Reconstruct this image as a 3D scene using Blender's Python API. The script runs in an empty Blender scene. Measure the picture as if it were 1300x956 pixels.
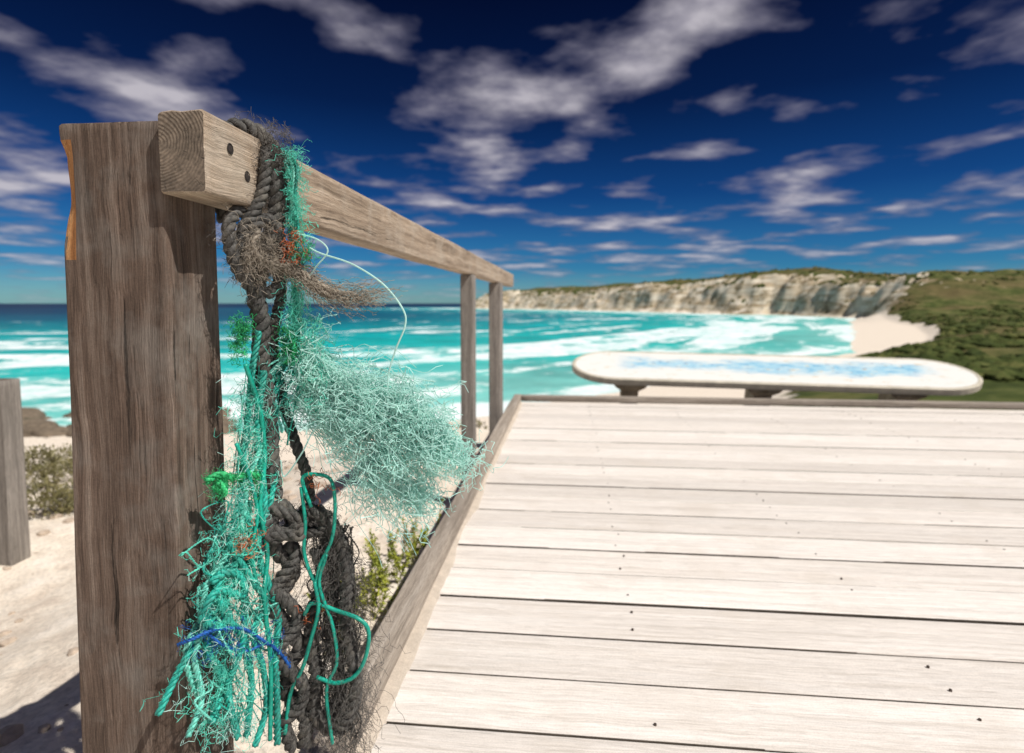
import bpy, bmesh, math, random
import numpy as np
from mathutils import Vector
random.seed(7); rng=np.random.default_rng(7)
sc=bpy.context.scene
sc.view_settings.view_transform='Standard'; sc.view_settings.look='None'; sc.view_settings.exposure=0
EYE=0.78; SEA=-12.0

# ------------------------------------------------------------------ helpers
def empty(name,loc=(0,0,0)):
    o=bpy.data.objects.new(name,None); o.location=loc; sc.collection.objects.link(o); return o
def mesh_obj(name,verts,faces,mats=(),parent=None,smooth=True,midx=None):
    me=bpy.data.meshes.new(name)
    me.from_pydata([tuple(v) for v in verts],[],faces)
    for m in mats: me.materials.append(m)
    if midx is not None: me.polygons.foreach_set('material_index',midx)
    me.polygons.foreach_set('use_smooth',[smooth]*len(me.polygons))
    me.update()
    o=bpy.data.objects.new(name,me); sc.collection.objects.link(o)
    if parent: o.parent=parent
    return o
def grid_mesh(name,P,closed_u,mats,attrs):
    nr,na=P.shape[:2]
    idx=np.arange(nr*na).reshape(nr,na)
    if closed_u: nxt=np.roll(idx,-1,axis=1)
    else: nxt=idx[:,1:]; idx=idx[:,:-1]
    f=np.stack([idx[:-1],nxt[:-1],nxt[1:],idx[1:]],-1).reshape(-1,4)
    me=bpy.data.meshes.new(name)
    me.vertices.add(nr*na); me.vertices.foreach_set('co',P.reshape(-1).astype(np.float32))
    me.loops.add(f.size); me.loops.foreach_set('vertex_index',f.reshape(-1).astype(np.int32))
    me.polygons.add(len(f)); me.polygons.foreach_set('loop_start',(np.arange(len(f))*4).astype(np.int32))
    me.polygons.foreach_set('loop_total',np.full(len(f),4,dtype=np.int32))
    me.update(calc_edges=True); me.validate()
    me.polygons.foreach_set('use_smooth',[True]*len(me.polygons))
    for k,a in attrs.items():
        at=me.attributes.new(k,'FLOAT','POINT'); at.data.foreach_set('value',a.reshape(-1).astype(np.float32))
    for m in mats: me.materials.append(m)
    o=bpy.data.objects.new(name,me); sc.collection.objects.link(o); return o
def smooth(a,b,x):
    t=np.clip((x-a)/(b-a),0,1); return t*t*(3-2*t)
def vnoise(x,y,seed=0):
    xi=np.floor(x); yi=np.floor(y); fx=x-xi; fy=y-yi
    fx=fx*fx*(3-2*fx); fy=fy*fy*(3-2*fy)
    def h(a,b):
        v=np.sin(a*127.1+b*311.7+seed*74.7)*43758.5453; return v-np.floor(v)
    return (h(xi,yi)*(1-fx)+h(xi+1,yi)*fx)*(1-fy)+(h(xi,yi+1)*(1-fx)+h(xi+1,yi+1)*fx)*fy
def fbm(x,y,o=4,seed=0):
    s=0;a=.5;t=0
    for i in range(o):
        s=s+a*vnoise(x,y,seed+i*3); t+=a; x=x*2.03+7.1; y=y*2.03+3.3; a*=.5
    return s/t

# ------------------------------------------------------------------ node helpers
class NT:
    def __init__(s,name):
        s.m=bpy.data.materials.new(name); s.m.use_nodes=True; s.t=s.m.node_tree; s.n=s.t.nodes; s.l=s.t.links
        s.b=s.n['Principled BSDF']; s.b.inputs['Roughness'].default_value=.8
    def add(s,ty,**k):
        n=s.n.new(ty)
        for a,v in k.items(): setattr(n,a,v)
        return n
    def link(s,a,b): s.l.new(a,b)
    def coord(s,which='Object',scale=(1,1,1),rnd=False):
        c=s.add('ShaderNodeTexCoord'); src=c.outputs[which]
        if rnd:
            oi=s.add('ShaderNodeObjectInfo'); m=s.add('ShaderNodeVectorMath',operation='MULTIPLY_ADD')
            cb=s.add('ShaderNodeCombineXYZ')
            for i in range(3): s.link(oi.outputs['Random'],cb.inputs[i])
            s.link(cb.outputs[0],m.inputs[0]); m.inputs[1].default_value=(37,53,71); s.link(src,m.inputs[2]); src=m.outputs[0]
        mp=s.add('ShaderNodeMapping'); mp.inputs['Scale'].default_value=scale; s.link(src,mp.inputs['Vector']); return mp.outputs[0]
    def noise(s,vec,scale=1,detail=6,rough=.6,dist=0):
        n=s.add('ShaderNodeTexNoise'); n.inputs['Scale'].default_value=scale; n.inputs['Detail'].default_value=detail
        n.inputs['Roughness'].default_value=rough; n.inputs['Distortion'].default_value=dist
        if vec is not None: s.link(vec,n.inputs['Vector'])
        return n.outputs['Fac']
    def ramp(s,fac,stops,interp='LINEAR'):
        r=s.add('ShaderNodeValToRGB'); r.color_ramp.interpolation=interp
        e=r.color_ramp.elements
        while len(e)<len(stops): e.new(.5)
        for i,(p,c) in enumerate(stops):
            e[i].position=p
            if not hasattr(c,'__len__'): c=(c,c,c)
            e[i].color=(*c,1)
        s.link(fac,r.inputs['Fac']); return r.outputs['Color']
    def mix(s,fac,a,b,mode='MIX'):
        m=s.add('ShaderNodeMix',data_type='RGBA',blend_type=mode)
        for i,v in ((0,fac),(6,a),(7,b)):
            if hasattr(v,'links'): s.link(v,m.inputs[i])
            else: m.inputs[i].default_value=v if i==0 else (*v,1)
        return m.outputs[2]
    def math(s,op,a,b=0.0,clamp=False):
        m=s.add('ShaderNodeMath',operation=op,use_clamp=clamp)
        for i,v in ((0,a),(1,b)):
            if hasattr(v,'links'): s.link(v,m.inputs[i])
            else: m.inputs[i].default_value=v
        return m.outputs[0]
    def attr(s,name): return s.add('ShaderNodeAttribute',attribute_name=name).outputs['Fac']
    def color(s,c): s.link(c,s.b.inputs['Base Color']) if hasattr(c,'links') else setattr(s.b.inputs['Base Color'],'default_value',(*c,1))
    def bump(s,h,strength=.5,dist=.01):
        b=s.add('ShaderNodeBump'); b.inputs['Strength'].default_value=strength; b.inputs['Distance'].default_value=dist
        s.link(h,b.inputs['Height']); s.link(b.outputs[0],s.b.inputs['Normal'])

def wood(name,dark,mid,light,axis,across=70,along=2.0,crack=.5,rnd=False,bump=.6,blot=None,var=0.25,fine=.62,cw=.36):
    t=NT(name)
    def sc3(a,l):
        v=[a,a,a]; v[axis]=l; return tuple(v)
    co=t.coord('Object',(1,1,1),rnd)
    wn=t.add('ShaderNodeTexNoise'); wn.inputs['Scale'].default_value=6; wn.inputs['Detail'].default_value=3; t.link(co,wn.inputs['Vector'])
    wv=t.add('ShaderNodeVectorMath',operation='MULTIPLY_ADD'); t.link(wn.outputs['Color'],wv.inputs[0]); wv.inputs[1].default_value=(.020,.020,.020); t.link(co,wv.inputs[2])
    def mp(s3):
        m=t.add('ShaderNodeMapping'); m.inputs['Scale'].default_value=s3; t.link(wv.outputs[0],m.inputs['Vector']); return m.outputs[0]
    g1=t.noise(mp(sc3(across,along)),1,9,.68)
    g2=t.noise(mp(sc3(across*5.5,along*9)),1,5,.65)
    g3=t.noise(mp(sc3(across*.22,along*.6)),1,4,.6)
    cr=t.noise(mp(sc3(across*.85,along*.8)),1,6,.72)
    sp=t.noise(co,420,4,.7)
    base=t.ramp(g1,[(.28,dark),(.5,mid),(.72,light)])
    base=t.mix(1.0,base,t.ramp(g2,[(.3,fine),(.6,1.08)]),'MULTIPLY')
    base=t.mix(1.0,base,t.ramp(sp,[(.3,.5+fine*.45),(.6,1.05)]),'MULTIPLY')
    base=t.mix(1.0,base,t.ramp(g3,[(.3,1-var),(.7,1+var*.6)]),'MULTIPLY')
    cm=t.ramp(cr,[(.30,1.0),(cw,0.0)])
    base=t.mix(t.math('MULTIPLY',cm,crack),base,tuple(c*.22 for c in dark))
    if blot:
        bn=t.noise(co,9,5,.65); bm=t.ramp(bn,[(.48,0.),(.66,.65)])
        base=t.mix(bm,base,t.mix(1.,blot,t.ramp(g2,[(.3,.6),(.6,1.08)]),'MULTIPLY'))
    if rnd:
        oi=t.add('ShaderNodeObjectInfo'); rr=t.ramp(oi.outputs['Random'],[(0,(.86,.845,.83)),(.5,(.98,.965,.95)),(1,(1.06,1.055,1.05))])
        base=t.mix(1.0,base,rr,'MULTIPLY')
        st=t.noise(co,3.5,6,.7); base=t.mix(t.ramp(st,[(.52,0.),(.75,.45)]),base,(.56,.49,.41))
    t.color(base)
    h=t.math('ADD',t.math('MULTIPLY',g1,.55),t.math('MULTIPLY',g2,.45)); h=t.math('SUBTRACT',h,t.math('MULTIPLY',cm,.9*crack))
    t.bump(h,bump,.004); t.b.inputs['Roughness'].default_value=.85
    t.b.inputs['Specular IOR Level'].default_value=.25
    return t.m

M_post=wood('weathered_post_wood',(.060,.042,.032),(.175,.122,.092),(.32,.25,.20),2,95,2.0,1.0,blot=(.26,.23,.20),bump=1.1,cw=.375)
M_rail=wood('weathered_rail_wood',(.17,.12,.08),(.43,.33,.24),(.66,.54,.42),1,95,1.8,.9,bump=1.1,cw=.37,blot=(.48,.41,.33))
M_balu=wood('grey_post_wood',(.13,.115,.10),(.27,.24,.21),(.40,.36,.32),2,80,2.5,.6)
M_kerb=wood('kerb_wood',(.21,.17,.135),(.39,.33,.27),(.54,.47,.40),1,60,2.0,.6)
M_kerbx=wood('kerb_wood_cross',(.19,.155,.12),(.34,.29,.24),(.48,.42,.36),0,60,2.0,.5)
M_board=wood('bleached_deck_wood',(.62,.565,.505),(.80,.745,.69),(.87,.83,.785),0,75,1.5,.35,rnd=True,bump=.45,var=.08,fine=.80)
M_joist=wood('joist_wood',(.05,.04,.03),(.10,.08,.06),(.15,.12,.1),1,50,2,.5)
M_gapshade=wood('board_side_gap_shade',(.05,.04,.03),(.11,.09,.07),(.17,.14,.11),0,50,2,.5)  # gap shade painted into the board sides, which the sun would otherwise light

def endgrain(name,cx,cz,base=(.30,.225,.16)):
    t=NT(name); co=t.add('ShaderNodeTexCoord').outputs['Object']
    sp=t.add('ShaderNodeSeparateXYZ')
    n=t.add('ShaderNodeTexNoise'); n.inputs['Scale'].default_value=25; t.link(co,n.inputs['Vector'])
    wv=t.add('ShaderNodeVectorMath',operation='MULTIPLY_ADD'); t.link(n.outputs['Color'],wv.inputs[0]); wv.inputs[1].default_value=(.016,.016,.016); t.link(co,wv.inputs[2]); t.link(wv.outputs[0],sp.inputs[0])
    dx=t.math('SUBTRACT',sp.outputs[0],cx); dz=t.math('SUBTRACT',sp.outputs[2],cz)
    r=t.math('SQRT',t.math('ADD',t.math('MULTIPLY',dx,dx),t.math('MULTIPLY',dz,dz)))
    s=t.math('ADD',t.math('MULTIPLY',t.math('SINE',t.math('MULTIPLY',r,1500)),.5),.5)
    ang=t.math('ARCTAN2',dz,dx)
    cb=t.add('ShaderNodeCombineXYZ'); t.link(t.math('MULTIPLY',ang,5),cb.inputs[0]); t.link(t.math('MULTIPLY',r,12),cb.inputs[1])
    cn=t.noise(cb.outputs[0],1.4,5,.7); cm=t.ramp(cn,[(.35,1.),(.40,0.)])
    c=t.mix(s,tuple(b*.80 for b in base),base)
    fn=t.noise(co,180,4,.7); c=t.mix(1.,c,t.ramp(fn,[(.3,.5),(.7,1.2)]),'MULTIPLY')
    fn2=t.noise(co,22,5,.7); c=t.mix(1.,c,t.ramp(fn2,[(.35,.6),(.65,1.15)]),'MULTIPLY')
    c=t.mix(cm,c,(.035,.025,.018)); t.color(c)
    t.bump(t.math('SUBTRACT',t.math('MULTIPLY',s,.3),cm),.6,.002); t.b.inputs['Roughness'].default_value=.9
    return t.m
M_end=endgrain('end_grain_wood',-.490,.985,(.25,.195,.145))
M_end2=endgrain('end_grain_dark',-.56,.9,(.22,.17,.13))

def plain(name,c,rough=.8,nscale=60,var=.35,metal=0,bumpd=0):
    t=NT(name); n=t.noise(t.coord(),nscale,5,.65)
    t.color(t.ramp(n,[(.25,tuple(x*(1-var) for x in c)),(.75,tuple(min(1,x*(1+var)) for x in c))]))
    t.b.inputs['Roughness'].default_value=rough; t.b.inputs['Metallic'].default_value=metal
    if bumpd: t.bump(n,.6,bumpd)
    return t.m

# ------------------------------------------------------------------ timber loft
def timber(name,x0,x1,y0,y1,z0,z1,axis,mats,parent=None,rad=.006,amp=.001,step=.02,mod=None,freq=3.0):
    lo=[x0,y0,z0]; hi=[x1,y1,z1]; ax=axis; u,v=[i for i in range(3) if i!=ax]
    cu=(lo[u]+hi[u])/2; cv=(lo[v]+hi[v])/2; hu=(hi[u]-lo[u])/2; hv=(hi[v]-lo[v])/2
    sec=[]
    for (su,sv,a0) in ((1,1,0),(-1,1,90),(-1,-1,180),(1,-1,270)):
        for k in range(5):
            a=math.radians(a0+k*22.5); sec.append((su*(hu-rad)+rad*math.cos(a),sv*(hv-rad)+rad*math.sin(a)))
    S=[]
    for i,p in enumerate(sec):
        q=sec[(i+1)%len(sec)]; S.append(p); L=math.hypot(q[0]-p[0],q[1]-p[1])
        if L>rad*1.5:
            n=max(1,min(10,int(L/.012)))
            for k in range(1,n): S.append((p[0]+(q[0]-p[0])*k/n,p[1]+(q[1]-p[1])*k/n))
    S=np.array(S); n=max(2,int((hi[ax]-lo[ax])/step))
    T=np.linspace(lo[ax],hi[ax],n+1)
    ins=rad*.5
    T=np.concatenate([[T[0]],[T[0]+ins],T[1:-1],[T[-1]-ins],[T[-1]]])
    V=[]; ns=len(S)
    for i,tt in enumerate(T):
        sh=1-(ins*.8/max(hu,hv) if i in(0,len(T)-1) else 0)
        for j,(a,b) in enumerate(S):
            d=(float(fbm(np.array(tt*freq+x0*31),np.array(a*90+b*71+y0*7.),3,5))-.5)*2*amp
            k=1+d/max(hu,hv)
            p=[0,0,0]; p[ax]=tt; p[u]=cu+a*sh*k; p[v]=cv+b*sh*k
            if mod: p=mod(p)
            V.append(p)
    F=[];MI=[]
    m=len(T)
    for i in range(m-1):
        for j in range(ns):
            F.append((i*ns+j,i*ns+(j+1)%ns,(i+1)*ns+(j+1)%ns,(i+1)*ns+j)); MI.append(0)
    b0=len(V); V+= [list(V[j]) for j in range(ns)]; b1=len(V); V+=[list(V[(m-1)*ns+j]) for j in range(ns)]
    F.append(tuple(b0+j for j in reversed(range(ns)))); F.append(tuple(b1+j for j in range(ns))); MI+=[len(mats)-1 if len(mats)>1 else 0]*2
    o=mesh_obj(name,V,F,mats,parent,True,MI)
    bm=bmesh.new(); bm.from_mesh(o.data); bmesh.ops.recalc_face_normals(bm,faces=bm.faces); bm.to_mesh(o.data); bm.free()
    return o

# ------------------------------------------------------------------ deck
deck=empty('wooden_deck')
KX0,KX1=-.422,-.360
y=4.442; i=0
bw=.153; EDGES=[]
while y>-1.2:
    w=bw+random.uniform(-.004,.004); g=random.uniform(.0035,.0065)
    dz=random.uniform(-.0018,.0018)
    b=timber(f'board_{i}',KX1+.002,5.2+random.uniform(0,.01),y-w,y,-.032+dz,dz,0,[M_board,M_gapshade],deck,rad=.004,amp=.0010,step=.10)
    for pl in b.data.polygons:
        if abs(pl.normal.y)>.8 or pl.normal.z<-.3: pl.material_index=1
    EDGES.append((y-w,y)); y-=w+g; i+=1
JX=[-.39,.17,.78,1.38,1.98,2.58,3.18,3.78,4.38,4.98]
for k,x in enumerate(JX):
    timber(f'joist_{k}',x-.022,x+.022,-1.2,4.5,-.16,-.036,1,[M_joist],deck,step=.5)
timber('edge_board_side',KX0,KX1,.30,4.535,.002,.047,1,[M_kerb,M_end2],deck,rad=.005,amp=.0018,step=.03)
timber('edge_board_far',KX1+.003,5.2,4.452,4.532,.002,.045,0,[M_kerbx,M_end2],deck,rad=.005,amp=.0012,step=.08)
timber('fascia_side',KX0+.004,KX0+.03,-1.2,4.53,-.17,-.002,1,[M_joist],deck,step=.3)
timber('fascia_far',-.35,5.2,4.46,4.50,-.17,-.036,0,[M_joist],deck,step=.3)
M_screw=plain('rusted_screw',(.10,.075,.06),.5,300,metal=.6)
V=[];F=[]
for (ya,yb) in EDGES:
    for x in JX[1:8]:
        for cyb in (ya+.035,yb-.035):
            if random.random()<.3: continue
            cx=x+random.uniform(-.01,.01); cy=cyb+random.uniform(-.006,.006); r=.0028; k=len(V)
            V+= [(cx+r*math.cos(a*math.pi/5),cy+r*math.sin(a*math.pi/5),.0026) for a in range(10)]
            V+= [(cx+r*1.1*math.cos(a*math.pi/5),cy+r*1.1*math.sin(a*math.pi/5),-.003) for a in range(10)]
            F.append(tuple(range(k,k+10))); F+= [(k+a,k+10+a,k+10+(a+1)%10,k+(a+1)%10) for a in range(10)]
mesh_obj('deck_screws',V,F,[M_screw],deck,False)
ts=NT('drift_sand'); n=ts.noise(ts.coord(),400,4,.7); n5=ts.noise(ts.coord(),25,4,.7)
ts.color(ts.mix(1.,ts.ramp(n,[(.3,(.46,.38,.30)),(.7,(.68,.59,.49))]),ts.ramp(n5,[(.3,.8),(.7,1.05)]),'MULTIPLY')); ts.bump(n,.6,.003); M_drift=ts.m
V=[];F=[]; N=420
for i in range(N):
    yv=.3+(4.13)*i/(N-1); w=.006+.045*float(fbm(np.array(yv*3.3),np.array(.5),5,2))**2.2+.022*max(0,1-abs(yv-1.05)*1.4)
    hgt=.005+.008*float(fbm(np.array(yv*9),np.array(1.),4,4))
    V+=[(KX1-.001,yv,hgt),(KX1+w*.4,yv,hgt*.6+.001),(KX1+w*.8,yv,.0035),(KX1+w,yv,-.003)]
    if i:
        for k in range(3): a=(i-1)*4+k; F.append((a,a+1,a+5,a+4))
mesh_obj('sand_drift',V,F,[M_drift],deck)

# ------------------------------------------------------------------ railing
rail=empty('wooden_railing')
M_split=wood('fresh_split_wood',(.22,.085,.03),(.50,.23,.085),(.66,.38,.18),2,140,3,.6,bump=.8)
def postmod(p):
    z=p[2]; f=max(0,(1.0-z))/1.0
    if p[0]<-.56: p[0]-=.016*f
    t=max(0,min(1,(z-.845-.01*math.sin(p[0]*900))/.05))*max(0,min(1,(.988-z)/.02))
    if t>0 and p[1]<.700 and p[0]<-.620:
        k=(-.620-p[0])/.021
        p[1]+=.011*t*k*(1+.15*math.sin(z*70)); p[0]+=.001*t*k
    return p
cp=timber('corner_post',-.641,-.501,.673,.780,-.75,1.006,2,[M_post,M_split,M_end2],rail,rad=.005,amp=.0022,step=.010,mod=postmod,freq=2.5)
for pl in cp.data.polygons:
    c=pl.center
    if .85+.012*math.sin(c.x*400)<c.z<.984 and c.x<-.620 and c.y<.692 and pl.material_index==0: pl.material_index=1
timber('top_rail',-.497,-.437,.660,4.62,.914,1.013,1,[M_rail,M_end],rail,rad=.005,amp=.0020,step=.015)
timber('baluster_1',-.490,-.430,2.58,2.66,-.20,.911,2,[M_balu],rail,rad=.004,amp=.001,step=.04)
timber('baluster_2',-.502,-.428,3.62,3.78,-.20,.911,2,[M_balu],rail,rad=.004,amp=.001,step=.04)
M_dark=plain('bolt_recess',(.02,.015,.012),.9); M_bolt=plain('galvanised_bolt',(.07,.055,.05),.6,200,metal=.5)
for k,(by,bz) in enumerate([(.712,.980),(.750,.953)]):
    V=[];F=[];n=18
    for (r,x) in ((.0070,-.4362),(.0060,-.4357),(.0054,-.4366),(.0036,-.4362),(.0001,-.4358)):
        V+=[(x,by+r*math.cos(a*2*math.pi/n),bz+r*1.05*math.sin(a*2*math.pi/n)) for a in range(n)]
    MI=[]
    for q in range(4):
        for a in range(n): F.append((q*n+a,q*n+(a+1)%n,(q+1)*n+(a+1)%n,(q+1)*n+a)); MI.append(0 if q<3 else 1)
    mesh_obj(f'bolt_{k}',V,F,[M_dark,M_bolt],rail,False,MI)
wp=timber('wooden_post',-2.76,-2.645,2.40,2.50,-.75,.415,2,[M_balu,M_end2],None,rad=.006,amp=.003,step=.03)

# ------------------------------------------------------------------ interpretive sign
sign=empty('oval_information_sign',(1.67,4.93,.235)); sign.rotation_euler=(math.radians(19),math.radians(.8),math.radians(-2.2))
t=NT('painted_sign_face')
co=t.coord(); sp=t.add('ShaderNodeSeparateXYZ'); t.link(co,sp.inputs[0])
n1=t.noise(t.coord('Object',(1.2,3,1)),1.6,6,.6); n2=t.noise(t.coord('Object',(3,9,1)),2.2,6,.7); n3=t.noise(t.coord('Object',(8,14,1)),2,4,.6)
yb=t.math('ABSOLUTE',t.math('SUBTRACT',t.math('ADD',sp.outputs[1],t.math('MULTIPLY',t.math('SUBTRACT',n1,.5),.45)),0.04))
xb=t.math('ABSOLUTE',t.math('SUBTRACT',sp.outputs[0],.05))
band=t.math('MULTIPLY',t.ramp(yb,[(.04,1.),(.15,0.)]),t.ramp(t.math('DIVIDE',xb,2),[(.56,1.),(.66,0.)]))
blue=t.ramp(n2,[(.3,(.12,.35,.58)),(.48,(.30,.57,.72)),(.62,(.66,.78,.81))])
c=t.mix(band,(.80,.79,.75),blue)
ok=t.math('MULTIPLY',t.ramp(n2,[(.56,0.),(.62,1.)]),t.ramp(n3,[(.46,0.),(.6,.85)]))
c=t.mix(ok,c,(.62,.46,.24))
db=t.math('MULTIPLY',t.ramp(n3,[(.62,0.),(.66,.8)]),band); c=t.mix(db,c,(.03,.06,.22))
t.color(c); t.b.inputs['Roughness'].default_value=.4; M_face=t.m
M_edge=plain('sign_edge_paint',(.55,.50,.40),.6,12,.25)
def stadium(L,W,n=20):
    pts=[];r=W/2
    for k in range(n+1): a=-math.pi/2+math.pi*k/n; pts.append((L/2-r*1.35+r*1.35*math.cos(a),r*math.sin(a)))
    for k in range(n+1): a=math.pi/2+math.pi*k/n; pts.append((-L/2+r*1.35+r*1.35*math.cos(a),r*math.sin(a)))
    return pts
V=[];F=[];MI=[]
rings=[(3.23,.56,-.060),(3.25,.58,-.055),(3.25,.58,-.006),(3.235,.565,0.0),(3.19,.52,0.0),(3.185,.515,-.003)]
for L,W,z in rings: V+=[(x,yv,z) for x,yv in stadium(L,W)]
n=len(stadium(1,.1))
for q in range(len(rings)-1):
    for a in range(n): F.append((q*n+a,q*n+(a+1)%n,(q+1)*n+(a+1)%n,(q+1)*n+a)); MI.append(1)
F.append(tuple((len(rings)-1)*n+a for a in range(n))); MI.append(0); F.append(tuple(reversed(range(n)))); MI.append(1)
mesh_obj('sign_panel',V,F,[M_face,M_edge],sign,False,MI)
M_leg=wood('leg_wood',(.22,.18,.12),(.40,.33,.24),(.52,.45,.35),2,50,2,.4)
for k,x in enumerate((-1.13,-.06,1.02)):
    V=[]
    for (hx,y0,y1,z) in ((.15,-.24,.20,-.063),(.12,-.24,.20,-.105),(.07,-.21,.06,-.15),(.06,-.18,.05,-.62)):
        V+=[(x-hx,y0,z),(x+hx,y0,z),(x+hx,y1,z),(x-hx,y1,z)]
    F=[(0,1,2,3),(15,14,13,12)]
    for q in range(3):
        for a in range(4): F.append((q*4+a,q*4+4+a,q*4+4+(a+1)%4,q*4+(a+1)%4))
    o=mesh_obj(f'leg_{k}',V,F,[M_leg],sign,False)
    bm=bmesh.new(); bm.from_mesh(o.data); bmesh.ops.recalc_face_normals(bm,faces=bm.faces); bm.to_mesh(o.data); bm.free()

# ------------------------------------------------------------------ terrain
SH=np.array([(-3000,-200),(-400,10),(-120,42),(-50,50),(-30,53),(-13,59),(1,76),(27,104),(72,153),(110,230),(146,307),(200,420),(238,511),(228,620),(172,708),(90,900),(-20,1100),(-146,1290),(-240,1340),(-262,1400),(-150,1500),(200,1600),(3000,2600)],float)
POLY=np.vstack([SH,[(30000,2600),(30000,-30000),(-3000,-30000)]])
def shore(X,Y):
    d=np.full(X.shape,1e12)
    for a,b in zip(SH[:-1],SH[1:]):
        e=b-a; t=np.clip(((X-a[0])*e[0]+(Y-a[1])*e[1])/(e@e),0,1)
        d=np.minimum(d,(X-a[0]-t*e[0])**2+(Y-a[1]-t*e[1])**2)
    d=np.sqrt(d); ins=np.zeros(X.shape,bool); n=len(POLY)
    for i in range(n):
        a=POLY[i]; b=POLY[(i+1)%n]
        if a[1]==b[1]: continue
        c=((a[1]>Y)!=(b[1]>Y))&(X<(b[0]-a[0])*(Y-a[1])/(b[1]-a[1])+a[0]); ins^=c
    return np.where(ins,d,-d)
def beachw(Y): return np.interp(Y,[40,60,100,150,204,300,420],[26,22,13,13,22,27,14])
def height(X,Y):
    s=shore(X,Y); R=np.hypot(X,Y)
    wF=smooth(340,500,Y)
    s2=s+((fbm(X/45,Y/45,4,3)-.5)*34+(fbm(X/13,Y/13,3,9)-.5)*14)*wF
    sM=np.maximum(s-beachw(Y),0); bz=np.clip(s,-60,beachw(Y))*.05
    hM=bz+np.interp(sM,[0,6,14,30,110,380,2000],[0,2.6,4.2,4.8,9,26,42])*(1+.5*(fbm(X/30,Y/30,3,4)-.5))
    hF=np.interp(s2,[-60,0,7,18,34,60,120,400,2000],[-3,0,4,15,31,43,51,58,62])
    hF=hF*(1+(fbm(X/120,Y/120,3,8)-.5)*.34)*np.interp(np.arctan2(X,Y),[-.2,.05,.38,.55,.85],[.94,.95,1.08,.84,.60])
    h=hM*(1-wF)+hF*wF
    inl=smooth(0,16,s-beachw(Y))
    h=h+(fbm(X/9,Y/9,4,1)-.5)*2.4*inl*smooth(40,90,R)+(fbm(X/60,Y/60,3,6)-.5)*7*smooth(60,140,s)
    r=np.sqrt(np.maximum(Y,0)**2+(X*.75)**2*(Y>-5))
    mound=np.interp(r,[0,4.6,6,12,30,45],[11.57,11.5,11.12,9.2,4,0])
    mound=mound+.30*smooth(-2.4,-1.0,X)*smooth(5.2,4.2,r)
    mound=mound+(fbm(X*1.2,Y*1.2,4,2)-.5)*.10*smooth(1,4,R)+(fbm(X*9,Y*9,3,12)-.5)*.03
    near=smooth(60,42,r)
    return SEA+np.where(near>0,np.maximum(h,mound*near+h*(1-near)),h),s,wF
ang=np.radians(np.concatenate([np.linspace(-66,66,700),np.linspace(66,294,90)[1:-1]]))
rad=[.25]
while rad[-1]<420: rad.append(rad[-1]*1.022)
rad+=list(np.arange(rad[-1]+5,1500,5.5))
while rad[-1]<6000: rad.append(rad[-1]*1.1)
rad=np.array(rad)
A,R_=np.meshgrid(ang,rad); X=R_*np.sin(A); Y=R_*np.cos(A)
Z,S_,WF=height(X,Y)
e=2.5
Zx=height(X+e,Y)[0]; Zy=height(X,Y+e)[0]; slope=np.hypot(Zx-Z,Zy-Z)/e
rock=smooth(.34,.62,slope+(fbm(X/20,Y/20,4,21)-.5)*.7)*WF
veg=np.maximum(smooth(0,9,S_-beachw(Y)+(fbm(X/14,Y/14,4,31)-.5)*8)*smooth(28,75,np.hypot(X,Y)),WF*smooth(4,20,S_))
veg=veg*(1-rock)
t=NT('coastal_ground')
co=t.add('ShaderNodeTexCoord').outputs['Object']
a_v=t.attr('veg'); a_r=t.attr('rock')
s1=t.noise(co,6,8,.7); s2=t.noise(co,60,5,.7)
sand=t.ramp(s1,[(.3,(.62,.51,.41)),(.5,(.80,.70,.58)),(.7,(.88,.80,.70))])
sand=t.mix(1.,sand,t.ramp(s2,[(.3,.72),(.58,1.06)]),'MULTIPLY')
v1=t.noise(co,.12,8,.75); v2=t.noise(co,.03,5,.6)
vg=t.ramp(v1,[(.30,(.018,.026,.008)),(.47,(.06,.078,.02)),(.60,(.13,.135,.045)),(.72,(.34,.27,.16))])
vg=t.mix(t.ramp(v2,[(.42,0.),(.62,.6)]),vg,(.16,.11,.055))
mp=t.add('ShaderNodeMapping'); mp.inputs['Scale'].default_value=(.02,.02,.22); t.link(co,mp.inputs[0])
r1=t.noise(mp.outputs[0],1,7,.7); r2=t.noise(co,.06,7,.75)
rk=t.ramp(r1,[(.30,(.20,.13,.07)),(.43,(.54,.43,.29)),(.60,(.80,.72,.58))])
rk=t.mix(t.ramp(r2,[(.50,0.),(.62,.85)]),rk,(.15,.11,.05))
vm=t.ramp(t.math('ADD',a_v,t.math('MULTIPLY',t.math('SUBTRACT',v1,.5),1.0)),[(.30,0.),(.45,1.)])
c=t.mix(vm,sand,vg); rm=t.ramp(t.math('ADD',a_r,t.math('MULTIPLY',t.math('SUBTRACT',r2,.5),1.6)),[(.38,0.),(.55,1.)])
c=t.mix(rm,c,rk); t.color(c); t.b.inputs['Roughness'].default_value=.95; t.b.inputs['Specular IOR Level'].default_value=.1
t.bump(t.math('ADD',s1,t.math('MULTIPLY',s2,.3)),.6,.025)
ground=grid_mesh('ground',np.stack([X,Y,Z],-1),True,[t.m],{'veg':veg,'rock':rock})

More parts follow.
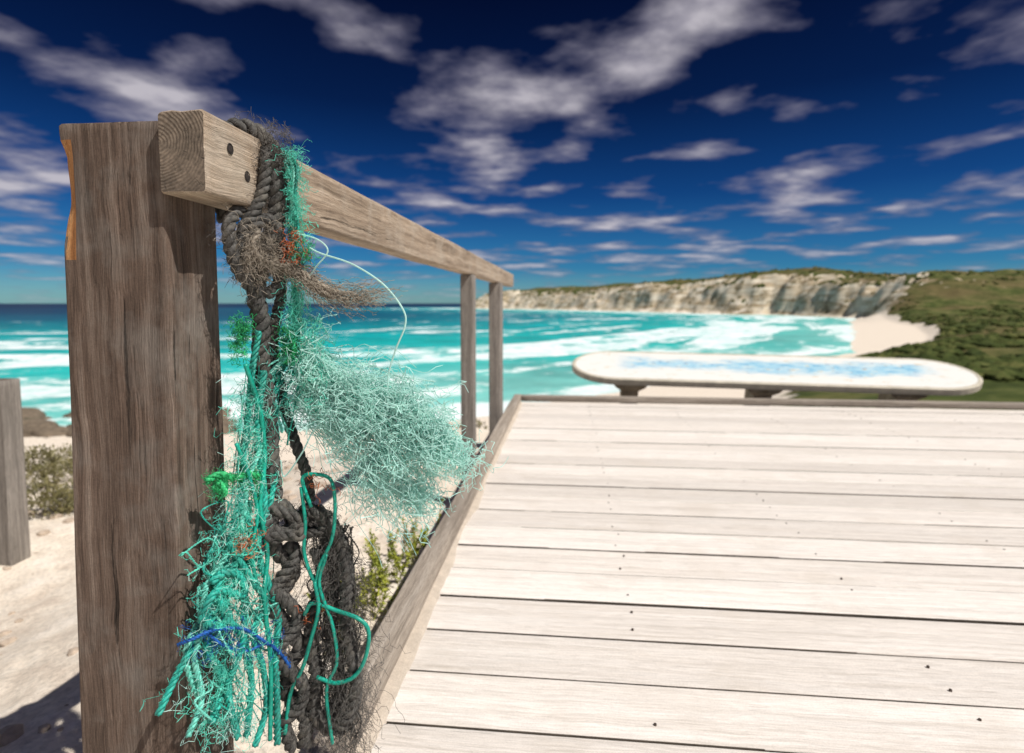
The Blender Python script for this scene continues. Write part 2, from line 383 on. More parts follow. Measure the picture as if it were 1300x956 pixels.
# ------------------------------------------------------------------ sea
ang=np.radians(np.concatenate([np.linspace(-66,66,420),np.linspace(66,294,40)[1:-1]]))
rad=[20.]
while rad[-1]<45000: rad.append(rad[-1]*(1.016 if rad[-1]<1500 else 1.12))
A,R_=np.meshgrid(ang,np.array(rad)); X=R_*np.sin(A); Y=R_*np.cos(A); D=-shore(X,Y)
amp=smooth(15,60,D)*smooth(900,200,D)
ph=D*.145+5*fbm(X/70,Y/70,3,40)
Z=SEA+amp*(.55*np.maximum(0,np.sin(ph))**4)+ (fbm(X/8,Y/8,3,50)-.5)*.3*smooth(2500,500,R_)
t=NT('sea_water'); co=t.add('ShaderNodeTexCoord').outputs['Object']; d=t.attr('shore')
sp=t.add('ShaderNodeSeparateXYZ'); t.link(co,sp.inputs[0])
big=t.noise(co,.006,5,.6)
dd=t.math('ADD',d,t.math('MULTIPLY',t.math('SUBTRACT',big,.5),150))
dn=t.math('DIVIDE',dd,1600)
col=t.ramp(dn,[(0,(.22,.62,.55)),(.03,(.02,.52,.47)),(.09,(.002,.38,.38)),(.15,(.001,.23,.27)),(.25,(.001,.10,.16)),(.45,(.001,.038,.085)),(1,(.001,.014,.042))])
sw=t.noise(co,.05,6,.7); col=t.mix(1.,col,t.ramp(sw,[(.3,.65),(.7,1.25)]),'MULTIPLY')
def cmb(a,b,c_):
    q=t.add('ShaderNodeCombineXYZ')
    for i,v in enumerate((a,b,c_)): t.link(v,q.inputs[i])
    return q.outputs[0]
fv=cmb(t.math('MULTIPLY',d,.060),t.math('MULTIPLY',sp.outputs[0],.012),t.math('MULTIPLY',sp.outputs[1],.012))
f1=t.noise(fv,1,4,.55,.5)
f2=t.noise(co,.13,8,.8)
thr=t.ramp(t.math('DIVIDE',d,500),[(0,.41),(.03,.52),(.06,.42),(.12,.44),(.19,.53),(.42,.565),(.60,.62),(.9,.78)])
fo=t.math('SUBTRACT',t.math('ADD',f1,t.math('MULTIPLY',t.math('SUBTRACT',f2,.5),.45)),thr)
fm=t.ramp(fo,[(0.0,0.),(.06,1.)])
lace=t.ramp(f2,[(.36,.4),(.55,1.)]); fm=t.math('MULTIPLY',fm,lace)
col=t.mix(fm,col,(.84,.90,.90)); t.color(col)
t.link(t.math('ADD',t.math('MULTIPLY',fm,.5),.35),t.b.inputs['Roughness']); t.b.inputs['Specular IOR Level'].default_value=.15
t.bump(t.noise(co,.5,6,.7),.5,.3)
grid_mesh('sea',np.stack([X,Y,Z],-1),True,[t.m],{'shore':D})

# ------------------------------------------------------------------ vegetation
def leafmat(name,cols):
    t=NT(name); n=t.noise(t.coord(),14,4,.7); n2=t.noise(t.coord(),150,2,.6)
    c=t.ramp(n,[(.25,cols[0]),(.5,cols[1]),(.75,cols[2])]); c=t.mix(1.,c,t.ramp(n2,[(.3,.6),(.7,1.3)]),'MULTIPLY'); t.color(c)
    t.b.inputs['Roughness'].default_value=.6; return t.m
M_leaf=leafmat('coastal_leaf',[(.03,.055,.01),(.09,.15,.02),(.20,.26,.04)])
M_grey=leafmat('grey_green_leaf',[(.07,.075,.03),(.20,.18,.075),(.34,.29,.14)])
M_yel=leafmat('yellow_green_leaf',[(.10,.14,.01),(.30,.33,.03),(.52,.50,.07)])
def gz(x,y): return float(height(np.array([float(x)]),np.array([float(y)]))[0][0])
def shrub(name,x,y,rx,h,n,ls,mat,z=None):
    z0=gz(x,y)-.03 if z is None else z
    V=[];F=[]
    lobes=[(random.uniform(-.6,.6)*rx,random.uniform(-.6,.6)*rx,random.uniform(.3,.75)*h,random.uniform(.35,.6)) for _ in range(9)]
    for i in range(n):
        lx,ly,lz,lr=random.choice(lobes)
        th=random.uniform(0,6.28); ph=math.acos(random.uniform(-.5,1)); q=lr*random.uniform(.5,1.05)**.5
        p=Vector((lx+q*rx*math.sin(ph)*math.cos(th),ly+q*rx*math.sin(ph)*math.sin(th),max(.01,lz+q*h*.7*math.cos(ph))))
        out=Vector((math.sin(ph)*math.cos(th),math.sin(ph)*math.sin(th),math.cos(ph)+.4))+Vector([random.uniform(-.7,.7) for _ in range(3)])
        out.normalize(); sd=out.cross(Vector([random.uniform(-1,1) for _ in range(3)])).normalized()
        L=ls*random.uniform(.6,1.4); w=L*.22; k=len(V); o=Vector((x,y,z0))+p
        V+=[o,o+out*L*.5+sd*w,o+out*L,o+out*L*.5-sd*w]; F.append((k,k+1,k+2,k+3))
    for lx,ly,lz,lr in lobes:
        for q in range(3):
            a=Vector((x,y,z0)); b=Vector((x+lx+random.uniform(-.1,.1)*rx,y+ly+random.uniform(-.1,.1)*rx,z0+lz)); sd=Vector((.004,.002,0)); k=len(V)
            V+=[a-sd,a+sd,b+sd*.5,b-sd*.5]; F.append((k,k+1,k+2,k+3))
    return mesh_obj(name,V,F,[mat],None,False)
for (x,y,rx,h,n) in [(-3.55,3.55,.24,.28,2600),(-3.05,3.1,.17,.22,2000),(-3.9,4.1,.32,.34,2600),(-2.75,3.55,.18,.20,1600),(-4.2,3.6,.2,.22,1500)]:
    shrub('coastal_shrub',x,y,rx,h,n,.022,M_grey)
shrub('coastal_shrub',-.95,4.75,.28,.2,2000,.03,M_grey)
for i in range(9):
    shrub('green_coastal_shrub',2.15+i*.52+random.uniform(-.1,.1),5.75+random.uniform(-.2,.4)+.08*i,.42,.64+random.uniform(-.08,.08)+.018*i,2800,.045,M_leaf)
def sprig_plant(name,x,y,n,h,mat):
    V=[];F=[]; z0=gz(x,y)-.02
    for s in range(n):
        a=random.uniform(0,6.28); ln=random.uniform(.5,1.1)*h; lean=random.uniform(.15,.8)
        p=Vector((x+random.uniform(-.06,.06),y+random.uniform(-.12,.12),z0)); d=Vector((math.cos(a)*lean,math.sin(a)*lean,1)).normalized()
        m=int(ln/.007)
        for i in range(m):
            d=(d+Vector([random.uniform(-.08,.08) for _ in range(3)])+Vector((0,0,.01))).normalized(); q=p+d*.007
            sd=d.cross(Vector((.3,1,.2))).normalized()*.0015; k=len(V); V+=[p-sd,p+sd,q+sd,q-sd]; F.append((k,k+1,k+2,k+3))
            if i>m*.25:
                for _ in range(3):
                    o=(d*.5+Vector([random.uniform(-1,1) for _ in range(3)])).normalized(); L=random.uniform(.010,.022); sd=o.cross(d).normalized()*L*.2; up=o.cross(sd).normalized()*L*.1; k=len(V)
                    V+=[q,q+o*L*.5+sd,q+o*L,q+o*L*.5-sd,q+o*L*.5+up]; F+=[(k,k+1,k+4),(k+1,k+2,k+4),(k+2,k+3,k+4),(k+3,k,k+4)]
            p=q
    mesh_obj(name,V,F,[mat],None,False)
sprig_plant('coastal_succulent',-.60,1.72,22,.23,M_yel)
sprig_plant('coastal_succulent',-.57,2.00,14,.20,M_yel)
sprig_plant('coastal_succulent',-.62,1.50,16,.20,M_yel)

bmi=bmesh.new(); bmesh.ops.create_icosphere(bmi,subdivisions=1,radius=1); IV=np.array([v.co[:] for v in bmi.verts]); IF=[tuple(v.index for v in f.verts) for f in bmi.faces]; bmi.free()
NB=26000
th=rng.uniform(-.35,1.15,NB); rr=np.exp(rng.uniform(math.log(60),math.log(1100),NB)); bx=rr*np.sin(th); by=rr*np.cos(th)
hz,ss,wf=height(bx,by); dxz=height(bx+3,by)[0]-hz; dyz=height(bx,by+3)[0]-hz; sl=np.hypot(dxz,dyz)/3
keep=(ss>beachw(by)+4)&((sl<.6)|(wf<.3))&(fbm(bx/14,by/14,4,31)>.42)&(fbm(bx/50,by/50,3,77)>.42)
VV=[];FF=[];k=0
for x,y,z,r in zip(bx[keep],by[keep],hz[keep],rr[keep]):
    s=random.uniform(.4,1.2)*(1.0+r/500); v=IV*(1+rng.uniform(-.3,.3,(len(IV),1)))*np.array([s,s,s*.55])+np.array([x,y,z+.1]); VV.append(v); FF+=[tuple(a+k for a in f) for f in IF]; k+=len(IV)
tm=NT('scrub_foliage'); nn=tm.noise(tm.coord(),.16,6,.75); tm.color(tm.ramp(nn,[(.3,(.016,.026,.008)),(.5,(.06,.078,.02)),(.7,(.17,.16,.055))])); tm.b.inputs['Roughness'].default_value=.9
tm.b.inputs['Specular IOR Level'].default_value=.1
if VV: mesh_obj('hillside_scrub',np.vstack(VV),FF,[tm.m],None,False)

def rocks(name,pts,mat,sub=3):
    bmi=bmesh.new(); bmesh.ops.create_icosphere(bmi,subdivisions=sub,radius=1); iv=np.array([v.co[:] for v in bmi.verts]); fi=[tuple(v.index for v in f.verts) for f in bmi.faces]; bmi.free()
    VV=[];FF=[];k=0
    for (x,y,z,s) in pts:
        o=rng.uniform(0,50); n=fbm(iv[:,0]*1.6+o,iv[:,1]*1.6+iv[:,2]*1.1+o,4,5)
        v=iv*(.6+.8*n)[:,None]*np.array([s*rng.uniform(.8,1.5),s,s*.55])+np.array([x,y,z]); VV.append(v); FF+=[tuple(a+k for a in f) for f in fi]; k+=len(iv)
    return mesh_obj(name,np.vstack(VV),FF,[mat],None,False)
pts_=[]
for i in range(130):
    x=random.uniform(-72,-34); y=54+(x+50)*.12+random.uniform(-6,9); pts_.append((x,y,SEA+random.uniform(-.3,.2),random.choice([.4,.6,1.0,1.6])))
rocks('shore_rocks',pts_,plain('shore_rock',(.15,.115,.08),.9,1.5,.55))
pts_=[]
for i in range(420):
    x=random.uniform(-4.4,-.75); y=random.uniform(.9,4.4); s=random.choice([.005,.006,.01,.01,.016,.028]); pts_.append((x,y,gz(x,y)+s*.15,s*random.uniform(.7,1.3)))
rocks('limestone_pebbles',pts_,plain('pebble_stone',(.44,.35,.27),.9,40,.35),2)

# ------------------------------------------------------------------ tangled ropes
tang=empty('tangled_fishing_rope')
# local sketch plane of the hanging tangle: u to the right, v down, ~1.1 mm units; d = outwards towards the deck
def H(u,v,d=0.0):
    a=u-350; b=v-400
    if a<0: Yv=.80+.001*a; Xv=-.421+.00050*a
    else: Yv=.80; Xv=-.421+.00124*a-.0000004*a*a
    return np.array([Xv+.52*d,Yv-d,EYE-.017-.001454*Yv*b])
class Buf:
    def __init__(s): s.v=[];s.f=[];s.n=0
    def obj(s,name,mat,sm=True):
        if s.n: return mesh_obj(name,np.vstack(s.v),s.f,[mat],tang,sm)
def cat(P,step=.002):
    P=np.array(P,float); P=np.vstack([2*P[0]-P[1],P,2*P[-1]-P[-2]]); out=[]
    for i in range(1,len(P)-2):
        p0,p1,p2,p3=P[i-1:i+3]; n=max(2,int(np.linalg.norm(p2-p1)/step)); t=(np.arange(n)/n)[:,None]
        out.append(.5*((2*p1)+(-p0+p2)*t+(2*p0-5*p1+4*p2-p3)*t*t+(-p0+3*p1-3*p2+p3)*t**3))
    out.append(P[-2][None]); return np.vstack(out)
def frames(C):
    T=np.gradient(C,axis=0); T/=np.linalg.norm(T,axis=1)[:,None]+1e-12
    N=np.zeros_like(T); n=np.cross(T[0],[.31,.9,.28]); n/=np.linalg.norm(n)
    for i in range(len(T)):
        n=n-T[i]*(n@T[i]); n/=np.linalg.norm(n)+1e-12; N[i]=n
    return T,N,np.cross(T,N)
def tube(B,C,r,sides=5,taper=False,fr=None):
    T,N,Bn=fr if fr else frames(C); m=len(C)
    rr=np.full(m,r) if not hasattr(r,'__len__') else r
    a=np.arange(sides)*2*math.pi/sides
    V=C[:,None,:]+rr[:,None,None]*(np.cos(a)[None,:,None]*N[:,None,:]+np.sin(a)[None,:,None]*Bn[:,None,:])
    B.v.append(V.reshape(-1,3)); k=B.n
    for i in range(m-1):
        for j in range(sides): B.f.append((k+i*sides+j,k+i*sides+(j+1)%sides,k+(i+1)*sides+(j+1)%sides,k+(i+1)*sides+j))
    B.f.append(tuple(k+j for j in reversed(range(sides)))); B.f.append(tuple(k+(m-1)*sides+j for j in range(sides)))
    B.n+=m*sides
def fiber(B,p,d,L,r=.0003,curl=.003,n=10,grav=.0,sides=3):
    d=np.array(d,float); d/=np.linalg.norm(d)+1e-9; t=np.linspace(0,1,n)[:,None]
    ph=rng.uniform(0,6.28,(1,3)); fq=rng.uniform(4,14,(1,3)); ph2=rng.uniform(0,6.28,(1,3))
    w=np.minimum(1,t*3)
    C=np.array(p)+d*L*t+w*curl*(np.sin(fq*t+ph)-np.sin(ph))*.8+w*curl*.5*(np.sin(fq*2.3*t+ph2)-np.sin(ph2)); C[:,2]-=(grav*t*t*L)[:,0]
    T=np.gradient(C,axis=0); T/=np.linalg.norm(T,axis=1)[:,None]+1e-12
    N=np.cross(T,[.31,.9,.28]); N/=np.linalg.norm(N,axis=1)[:,None]+1e-9
    tube(B,C,r,sides,False,(T,N,np.cross(T,N)))
def rope(B,P,R,strands=3,pitch=None,fray=0,FB=None,fl=.012,step=.0022,fr_r=.00025,sides=6):
    C=cat(P,step); T,N,Bn=frames(C); L=np.concatenate([[0],np.cumsum(np.linalg.norm(np.diff(C,axis=0),axis=1))])
    pitch=pitch or R*5.5
    for s in range(strands):
        a=L/pitch*2*math.pi+s*2*math.pi/strands
        Q=C+R*.54*(np.cos(a)[:,None]*N+np.sin(a)[:,None]*Bn); tube(B,Q,R*(.53 if strands==3 else .48),sides)
    for _ in range(fray):
        i=rng.integers(0,len(C)); a=rng.uniform(0,6.28); nd=math.cos(a)*N[i]+math.sin(a)*Bn[i]
        fiber(FB or B,C[i]+nd*R*.8,nd*.6+T[i]*rng.uniform(-1,1)+rng.normal(0,.3,3),fl*rng.uniform(.4,1.5),fr_r,fl*.25,7)
    return C
def pts(l,d=0,j=0): return [H(*(p if len(p)==3 else (*p,d)))+(rng.normal(0,j,3) if j else 0) for p in l]
def fibremat(name,c,var=.3,rough=.55,ns=220,tl=0,dirt=None,bm=True,lo=.65):
    t=NT(name); n=t.noise(t.coord(),ns,3,.6); n2=t.noise(t.coord(),18,3,.6)
    cc=t.ramp(n,[(.3,tuple(x*(1-var) for x in c)),(.7,tuple(min(1,x*(1+var)) for x in c))])
    cc=t.mix(1.,cc,t.ramp(n2,[(.3,lo),(.7,1.15 if lo<.8 else 1.0)]),'MULTIPLY')
    if dirt:
        n3=t.noise(t.coord(),35,4,.7); cc=t.mix(t.ramp(n3,[(.5,0.),(.68,.6)]),cc,dirt)
    t.color(cc); t.b.inputs['Roughness'].default_value=rough
    if bm: t.bump(t.noise(t.coord(),900,2,.6),.5,.0006)
    if tl:
        tr=t.add('ShaderNodeBsdfTranslucent'); t.link(cc,tr.inputs[0]); mxs=t.add('ShaderNodeMixShader'); mxs.inputs[0].default_value=tl
        t.link(t.b.outputs[0],mxs.inputs[1]); t.link(tr.outputs[0],mxs.inputs[2]); t.link(mxs.outputs[0],t.n['Material Output'].inputs['Surface'])
    return t.m
BK,GF,TL,TM,MT,GR,BL,OR,TF,DF,CD=[Buf() for _ in range(11)]
wrap=[(-.512,.765,.87),(-.516,.770,.93),(-.510,.775,1.005),(-.480,.785,1.029),(-.447,.795,1.026),(-.422,.80,.99)]
main=[np.array(p) for p in wrap]+pts([(347,225),(350,262),(340,300),(324,335),(316,372),(322,410),(320,455),(326,505),(329,555),(331,600),(333,635)],.004)
rope(BK,main,.0125,3,.048,420,DF,.014)
main2=[np.array(p) for p in [(-.505,.80,.90),(-.512,.80,.95),(-.509,.805,1.01),(-.475,.818,1.028),(-.443,.825,1.022),(-.422,.825,.98)]]+pts([(357,232),(362,262),(352,290),(345,330),(352,372),(345,400),(338,440),(345,480),(352,520),(365,565),(378,605),(382,640)],.0)
rope(BK,main2,.0080,3,.036,220,DF,.012)
rope(BK,pts([(298,262,-.01),(284,285),(286,320),(300,352),(322,372),(345,366),(356,335),(350,300),(335,282),(318,290),(308,320),(312,356)],.010),.0090,3,.04,240,DF,.016)
rope(BK,pts([(335,175,-.03),(336,205,.004),(331,240,.006),(320,266),(303,290),(298,315),(312,345),(330,352)],.006),.0085,3,.038,160,DF,.012)
def knot(B,u,v,r,n,R,FB=None,d=.01,fray=0):
    P=[]; a0=rng.uniform(0,6)
    for i in range(n): a=a0+i*2.2; q=r*rng.uniform(.6,1.1); P.append(H(u+q*math.cos(a),v+q*math.sin(a)*.9,d+rng.uniform(-.012,.014)))
    rope(B,P,R,3,None,fray,FB)
knot(BK,345,662,27,11,.0088,DF,.012,200); knot(BK,380,668,20,7,.007,DF,.006,90)
rope(BK,pts([(330,640),(322,675),(336,705),(358,725),(345,752),(326,775),(345,803),(364,830),(348,858),(345,895),(368,925),(366,965)],.010),.0112,3,.045,320,DF,.014)
rope(BK,pts([(352,690),(362,705),(338,740),(330,752),(356,775),(362,795),(336,828),(340,850),(366,876),(362,905),(340,930),(350,965)],.018),.0098,3,.042,240,DF,.014)
rope(BK,pts([(372,648),(398,655),(420,690),(428,735),(424,780),(430,830),(436,880),(424,925),(398,940),(380,915),(384,870),(378,820),(384,775),(396,735),(388,700)],.008),.0105,3,.044,420,DF,.018)
rope(BK,pts([(362,660),(392,676),(408,712),(410,755),(404,800),(412,850),(416,900),(404,955)],-.004),.0090,3,.04,300,DF,.018)
for i in range(1000):
    v=rng.uniform(660,950); c=np.interp(v,[660,720,800,870,940],[400,414,420,424,420]); w=np.interp(v,[660,720,800,870,940],[14,24,32,32,28])
    p=H(c+rng.normal(0,w*.5),v,rng.uniform(-.02,.014)); fiber(DF,p,(rng.normal(0,.4),rng.normal(0,.3),-rng.uniform(.4,1)),rng.uniform(.03,.09),.00030,.006,14)
for i in range(18):
    c=rng.uniform(388,440); rope(BK,pts([(c+rng.normal(0,7),v) for v in range(670,960,28)],rng.uniform(-.012,.012),.002),.0017,2,.008,16,DF,.01,.004,sides=4)
fp=cat(pts([(318,300,.018),(312,322,.022),(328,338,.022),(352,338,.02),(378,352,.018),(405,370,.016),(432,378,.014),(458,374,.012)]),.002)
for o in (-.004,0,.004): rope(GF,fp[:85:9]+np.array([o,0,o*.8]),.0045,3,.026)
for i in range(650):
    k=int(rng.uniform(0,len(fp)-2)); s=.005+.004*k/len(fp); p=fp[k]+rng.normal(0,s,3); tdir=fp[min(k+12,len(fp)-1)]-fp[k-1 if k else 0]
    fiber(GF,p,tdir/np.linalg.norm(tdir)+rng.normal(0,.22,3),rng.uniform(.02,.055),.00036,.003,11,.1)
for i in range(200):
    p=H(rng.normal(322,13),rng.uniform(288,350),rng.uniform(.01,.028)); fiber(GF,p,rng.normal(0,1,3)+[0,0,-.7],rng.uniform(.015,.04),.00034,.005,10)
for i in range(100):
    p=H(rng.normal(348,10),rng.uniform(165,215),rng.uniform(.004,.016)); fiber(DF,p,rng.normal(0,1,3)+[.3,0,.2],rng.uniform(.01,.025),.0003,.005,9)
for i in range(16):
    o=rng.normal(0,2.5)
    P=[np.array([-.47+rng.normal(0,.006),.83+rng.normal(0,.004),1.018]),np.array([-.432,.826+rng.normal(0,.003),1.012])]+pts([(369+o+rng.normal(0,2),v) for v in (215,255,295,330,365,400,440)]+[(345+rng.normal(0,12),480),(335+rng.normal(0,14),530+rng.uniform(0,60))],.012,.0009)
    rope(TL if i%3 else TM,P,rng.choice([.0012,.0018,.0026]),2,.010,24,TF,.008,.003,sides=4)
for i in range(520):
    v=rng.uniform(190,450); p=H(np.interp(v,[190,330,450],[369,374,362])+rng.normal(0,4.5),v,rng.uniform(0,.02)); fiber(TF,p,rng.normal(0,.45,3)+[.2,0,-.8],rng.uniform(.01,.035),.00032,.004,10)
def tr(l,R,d=.01,fr=50,B=None): return rope(B or TL,[p+rng.normal(0,.0015,3) for p in pts(l,d)],R,3,None,fr,TF,.009,sides=5)
tr([(318,420),(308,470),(300,520),(294,570),(288,620),(280,660),(268,705),(262,750),(242,800),(218,845),(200,885),(185,930)],.0046,.012)
tr([(325,470),(316,530),(316,590),(318,650),(308,700),(322,745),(332,790),(328,840),(330,890),(328,960)],.0052,.018)
tr([(284,640),(300,680),(292,725),(262,762),(244,805),(240,845),(256,880),(240,940)],.0062,.012)
tr([(302,690),(275,722),(252,748),(262,790),(285,815),(275,850),(262,890),(275,950)],.0050,.02)
tr([(270,690),(300,735),(318,770),(300,810),(310,860),(318,910),(300,960)],.0046,.02)
tr([(300,640),(285,690),(255,735),(248,790),(222,820),(212,860),(225,910)],.0044,.006,B=TM)
tr([(262,755),(245,770),(238,790),(255,800),(270,785),(262,765)],.0056,.022)
tr([(318,560),(300,610),(290,660),(266,712),(244,752),(236,805),(226,850),(232,900),(215,955)],.0040,.018,B=TM)
tr([(336,600),(322,650),(300,700),(290,760),(286,820),(292,880),(284,955)],.0046,.012)
tr([(250,740),(262,728),(282,730),(292,745),(280,758),(260,752),(246,762),(236,790)],.0052,.026)
for i in range(16):
    x0=rng.uniform(285,330); x1=rng.uniform(225,330); m=rng.uniform(270,320)
    rope(TL if i%2 else TM,pts([(x0,rng.uniform(430,600)),(m+rng.normal(0,8),620),((m+x1)/2+rng.normal(0,14),700),(x1+rng.normal(0,10),750),(x1,790),(x1+rng.normal(0,22),860),(x1+rng.normal(0,26),950)],rng.uniform(-.004,.02),.004),.0012,2,.008,16,TF,.008,.004,sides=4)
for i in range(26):
    cu=rng.uniform(238,318); cv=rng.uniform(640,900); P=[]; q=rng.uniform(8,24); a0=rng.uniform(0,6.28)
    for k in range(int(rng.uniform(5,11))):
        a=a0+k*rng.uniform(.9,1.7); P.append(H(cu+q*math.cos(a)*rng.uniform(.5,1.2)+k*rng.uniform(-3,3),cv+q*1.4*math.sin(a)*rng.uniform(.5,1.2)+k*4,rng.uniform(.006,.03)))
    rope([TL,TM,TF][i%3],P,rng.choice([.0010,.0014,.0022]),2,.008,14,TF,.007,.003,sides=4)
for i in range(750):
    v=rng.uniform(480,950); c=np.interp(v,[440,560,640,760,950],[312,304,288,275,262]); w=np.interp(v,[440,620,800,950],[6,12,22,28]); p=H(c+rng.normal(0,w),v,rng.uniform(0,.026)); fiber(TF if i%3 else MT,p,rng.normal(0,.6,3)+[0,0,-.7],rng.uniform(.01,.04),.00032,.007,12)
def cord(l,R=.0024,d=.018,B=None): tube(B or CD,cat(pts(l,d),.003),R,7)
cord([(382,640),(372,604),(390,598),(408,606),(412,640),(407,680),(392,712),(384,735),(372,700),(374,660),(370,615)],.0027,.024)
cord([(370,780),(382,764),(410,772),(440,782),(452,798),(447,832),(432,858),(408,868),(384,862)],.0030,.024)
cord([(384,735),(388,770),(378,810),(366,850),(350,885),(340,940)],.0030,.026)
cord([(300,460),(318,520),(322,580),(314,640),(322,700),(316,760),(322,850),(318,950)],.0032,.024)
cord([(285,560),(300,600),(310,650),(300,700),(306,740)],.0026,.024)
cord([(400,700),(390,740),(405,790),(410,840),(396,880),(402,950)],.0026,.024)
cord([(345,580),(350,600),(372,570),(385,545),(404,520),(418,500)],.0011,.03,MT)
cord([(388,318),(402,325),(440,338),(478,362),(503,392),(506,412),(494,440),(484,470),(482,492)],.0013,.02,MT)
cord([(372,300),(398,308),(410,322),(396,340),(384,356)],.0011,.02,MT)
# mint shredded netting, blown out to the right: uneven clumps with trailing ends
clumps=[(395,492,20,18,120),(432,496,28,18,190),(475,500,30,20,190),(518,526,26,24,200),(556,562,20,14,120),(460,545,34,24,210),(508,572,36,22,220),(470,598,24,24,100),(500,622,18,22,80),(424,530,18,20,90),(380,455,12,24,80),(578,574,9,8,40),(520,640,12,10,30)]
for (cu,cv,su,sv,n) in clumps:
    bd=rng.normal(0,1,3)+[1.2,0,-.5]
    for i in range(n):
        p=H(cu+rng.normal(0,su*.62),cv+rng.normal(0,sv*.62),rng.normal(0,.012))
        fiber(MT,p,rng.normal(0,.9,3)*[1,.6,1]+bd*.5,rng.uniform(.012,.06),rng.choice([.00038,.00052,.0007]),rng.uniform(.004,.013),15,.15)
for i in range(240):
    p=H(rng.uniform(362,400),rng.uniform(440,540),rng.uniform(-.01,.02)); a=rng.uniform(.0,.95)
    fiber(MT,p,(math.cos(a),rng.normal(0,.12),-math.sin(a)),rng.uniform(.08,.24),.0005,.010,26,.1)
for k in range(22):
    a=rng.uniform(.0,.9); L=rng.uniform(60,170); u0=rng.uniform(365,410); v0=rng.uniform(455,530)
    P=[H(u0+L*q*math.cos(a)+rng.normal(0,5),v0+L*q*math.sin(a)*.7+rng.normal(0,6)+18*q*q,rng.uniform(-.008,.018)) for q in np.linspace(0,1,7)]
    rope(MT if k%3 else TM,P,.0013,2,.007,30,MT,.010,.003,sides=4)
for i in range(110):
    p=H(rng.uniform(430,545),rng.uniform(570,620),rng.uniform(-.02,.02)); fiber(MT,p,(rng.normal(.1,.35),0,-1),rng.uniform(.02,.07),.0004,.008,14)
for i in range(70):
    p=H(rng.uniform(535,578),rng.uniform(535,590),rng.uniform(-.02,.02)); fiber(MT,p,(rng.uniform(.3,1),0,rng.normal(-.2,.5)),rng.uniform(.015,.045),.0004,.006,12)
for i in range(260):
    p=H(rng.uniform(352,400),rng.uniform(400,520),rng.uniform(0,.02)); fiber(MT if i%2 else TF,p,rng.normal(0,.8,3)+[.4,0,-.5],rng.uniform(.015,.045),.0004,.007,14)
rope(GR,pts([(246,610),(262,602),(282,606),(298,600),(312,603)],.018),.0050,3,None,180,GR,.005,sides=5); knot(GR,264,616,9,6,.0036,GR,.022,80)
for (u0,v0,n) in ((296,418,110),(292,440,40),(360,430,110),(300,612,80),(358,450,50),(382,322,40)):
    for i in range(n): fiber(GR,H(u0+rng.normal(0,5),v0+rng.normal(0,8),rng.uniform(.005,.024)),rng.normal(0,1,3),rng.uniform(.006,.018),.0004,.004,8)
rope(GR,pts([(352,415),(362,425),(366,445),(355,460)],.02),.0034,3,None,60,GR,.006,sides=5)
rope(BL,pts([(205,838,.004),(225,815),(252,802),(285,800),(312,815),(335,830),(352,852)],.026),.0024,3,None,60,BL,.007,sides=5)
rope(BL,pts([(238,806),(262,826),(290,832),(318,822),(345,840),(362,872)],.022),.0020,3,None,50,BL,.007,sides=5)
for i in range(110): fiber(BL,H(rng.uniform(222,345),rng.normal(820,12),rng.uniform(.01,.026)),rng.normal(0,1,3),rng.uniform(.008,.022),.0004,.004,8)
for (u0,v0,n) in ((372,325,45),(366,304,20),(288,690,22),(300,684,14),(392,606,12),(376,790,8)):
    for i in range(n): fiber(OR,H(u0+rng.normal(0,6),v0+rng.normal(0,6),rng.uniform(.012,.026)),rng.normal(0,1,3),rng.uniform(.008,.028),.00045,.005,9)
BK.obj('dark_hawser',fibremat('dark_rope',(.080,.076,.070),.6,.85,dirt=(.17,.15,.12))); DF.obj('dark_net_fibres',fibremat('dark_fibre',(.12,.11,.10),.5,.8,bm=False),False)
GF.obj('frayed_rope_end',fibremat('frayed_fibre',(.34,.29,.23),.4,.8,bm=False)); TL.obj('teal_ropes',fibremat('teal_rope',(.02,.38,.30),.45,dirt=(.06,.22,.17)))
TM.obj('mint_twine',fibremat('mint_twine',(.18,.66,.54),.35,dirt=(.30,.60,.50)))
TF.obj('teal_fibres',fibremat('teal_fibre',(.16,.80,.64),.25,tl=.3,bm=False),False); CD.obj('teal_cord_loops',fibremat('teal_cord',(.005,.36,.26),.25,.4,bm=False))
MT.obj('mint_net',fibremat('mint_fibre',(.70,1.0,.92),.04,.5,tl=.4,bm=False,lo=.88),False); GR.obj('green_rope',fibremat('green_fibre',(.05,.62,.22),.3,tl=.2,bm=False))
BL.obj('blue_rope',fibremat('blue_fibre',(.008,.10,.40),.4)); OR.obj('orange_shreds',fibremat('orange_fibre',(.66,.17,.06),.3,bm=False))

# ------------------------------------------------------------------ sky and sun
w=bpy.data.worlds.new('World'); sc.world=w; w.use_nodes=True; nt=w.node_tree; N=nt.nodes; Lk=nt.links
bg=N['Background']; bg.inputs['Strength'].default_value=.10
sun_dir=Vector((.53,-.25,.81)).normalized()
sky=N.new('ShaderNodeTexSky'); sky.sky_type='NISHITA'; sky.sun_disc=False
sky.sun_elevation=math.asin(sun_dir.z); sky.sun_rotation=math.atan2(sun_dir.x,sun_dir.y); sky.altitude=20; sky.dust_density=.4; sky.ozone_density=3.0
tc=N.new('ShaderNodeTexCoord'); sp=N.new('ShaderNodeSeparateXYZ'); Lk.new(tc.outputs['Generated'],sp.inputs[0])
def mth(op,a,b=0.,cl=False):
    m=N.new('ShaderNodeMath'); m.operation=op; m.use_clamp=cl
    for i,v in ((0,a),(1,b)):
        if hasattr(v,'links'): Lk.new(v,m.inputs[i])
        else: m.inputs[i].default_value=v
    return m.outputs[0]
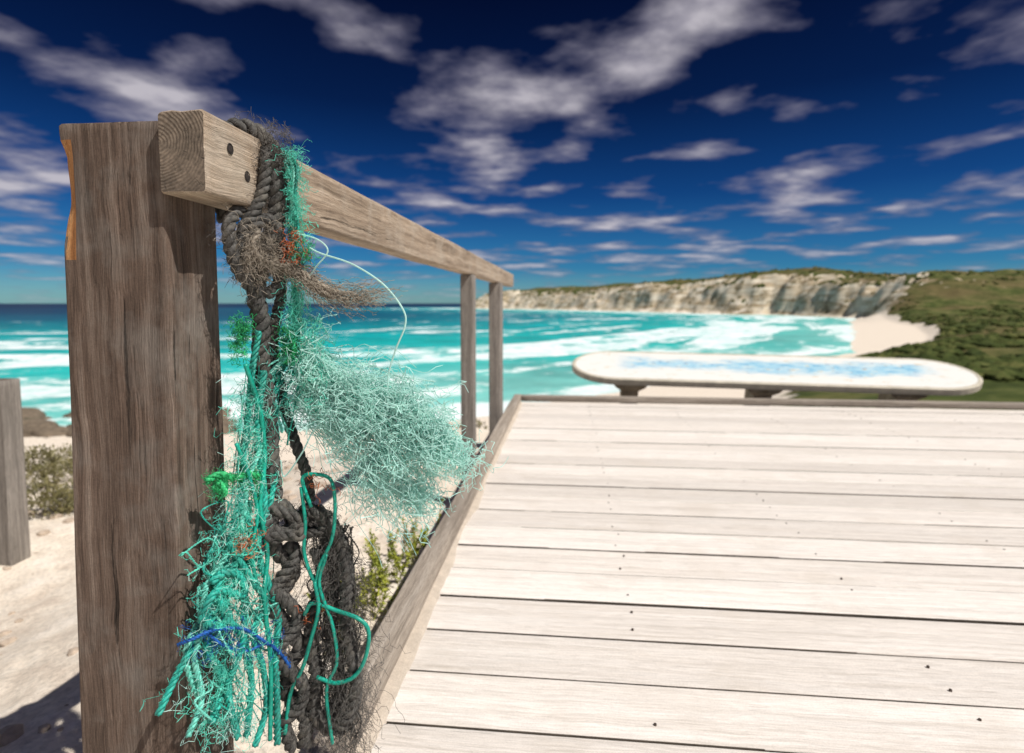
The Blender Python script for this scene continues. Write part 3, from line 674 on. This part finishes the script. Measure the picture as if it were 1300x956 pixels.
def rmp(f,st):
    r=N.new('ShaderNodeValToRGB'); e=r.color_ramp.elements
    while len(e)<len(st): e.new(.5)
    for i,(p,c) in enumerate(st):
        if not hasattr(c,'__len__'): c=(c,c,c)
        e[i].position=p; e[i].color=(*c,1)
    Lk.new(f,r.inputs[0]); return r.outputs[0]
def mx(f,a,b,mode='MIX'):
    m=N.new('ShaderNodeMix'); m.data_type='RGBA'; m.blend_type=mode
    for i,v in ((0,f),(6,a),(7,b)):
        if hasattr(v,'links'): Lk.new(v,m.inputs[i])
        else: m.inputs[i].default_value=v if i==0 else (*v,1)
    return m.outputs[2]
el=mth('MAXIMUM',sp.outputs[2],0.)
tint=rmp(el,[(0,(.34,.66,.86)),(.06,(.085,.36,.66)),(.18,(.026,.15,.38)),(.32,(.012,.052,.155)),(.46,(.008,.024,.080)),(1,(.02,.06,.15))])
skyc=mx(1.,sky.outputs[0],tint,'MULTIPLY')
den=mth('ADD',el,.085)
cb=N.new('ShaderNodeCombineXYZ'); Lk.new(mth('DIVIDE',sp.outputs[0],den),cb.inputs[0]); Lk.new(mth('DIVIDE',sp.outputs[1],den),cb.inputs[1])
def nz(scale,det,ro,off,dist=0):
    mp=N.new('ShaderNodeMapping'); mp.inputs['Location'].default_value=off; Lk.new(cb.outputs[0],mp.inputs[0])
    n=N.new('ShaderNodeTexNoise'); n.inputs['Scale'].default_value=scale; n.inputs['Detail'].default_value=det; n.inputs['Roughness'].default_value=ro; n.inputs['Distortion'].default_value=dist
    Lk.new(mp.outputs[0],n.inputs['Vector']); return n.outputs['Fac']
c1=nz(1.75,7,.49,(2.9,6.1,0),.1); c2=nz(.55,3,.5,(9,4,0)); c3=nz(7,6,.6,(1,1,0))
cov=mth('ADD',c1,mth('MULTIPLY',mth('SUBTRACT',c2,.5),.30))
mask=rmp(cov,[(.475,0.),(.56,.45),(.68,.90)])
ccol=rmp(mth('ADD',mth('MULTIPLY',cov,.82),mth('MULTIPLY',c3,.18)),[(.44,(.8,.9,1.6)),(.54,(2.3,2.2,3.0)),(.66,(5.6,5.3,5.8))])
fade=rmp(el,[(0.0,.22),(.05,.7),(.12,1.)])
mask=mth('MULTIPLY',mask,fade)
final=mx(mask,skyc,ccol); Lk.new(final,bg.inputs['Color'])
sd=bpy.data.lights.new('sun','SUN'); sd.energy=5.0; sd.angle=math.radians(.5); sd.color=(1,.96,.90)
so=bpy.data.objects.new('sun',sd); sc.collection.objects.link(so); so.rotation_euler=sun_dir.to_track_quat('Z','Y').to_euler(); so.location=(4,-3,6)

# ------------------------------------------------------------------ camera
cd=bpy.data.cameras.new('camera'); cam=bpy.data.objects.new('camera',cd); sc.collection.objects.link(cam); sc.camera=cam
cam.location=(0,0,EYE); cam.rotation_euler=(math.radians(90-3.81),0,math.radians(5.55))
cd.sensor_width=36; cd.lens=36*720/1300; cd.shift_y=-45/1300; cd.clip_start=.02; cd.clip_end=60000
cd.dof.use_dof=True; cd.dof.focus_distance=.76; cd.dof.aperture_fstop=4.2
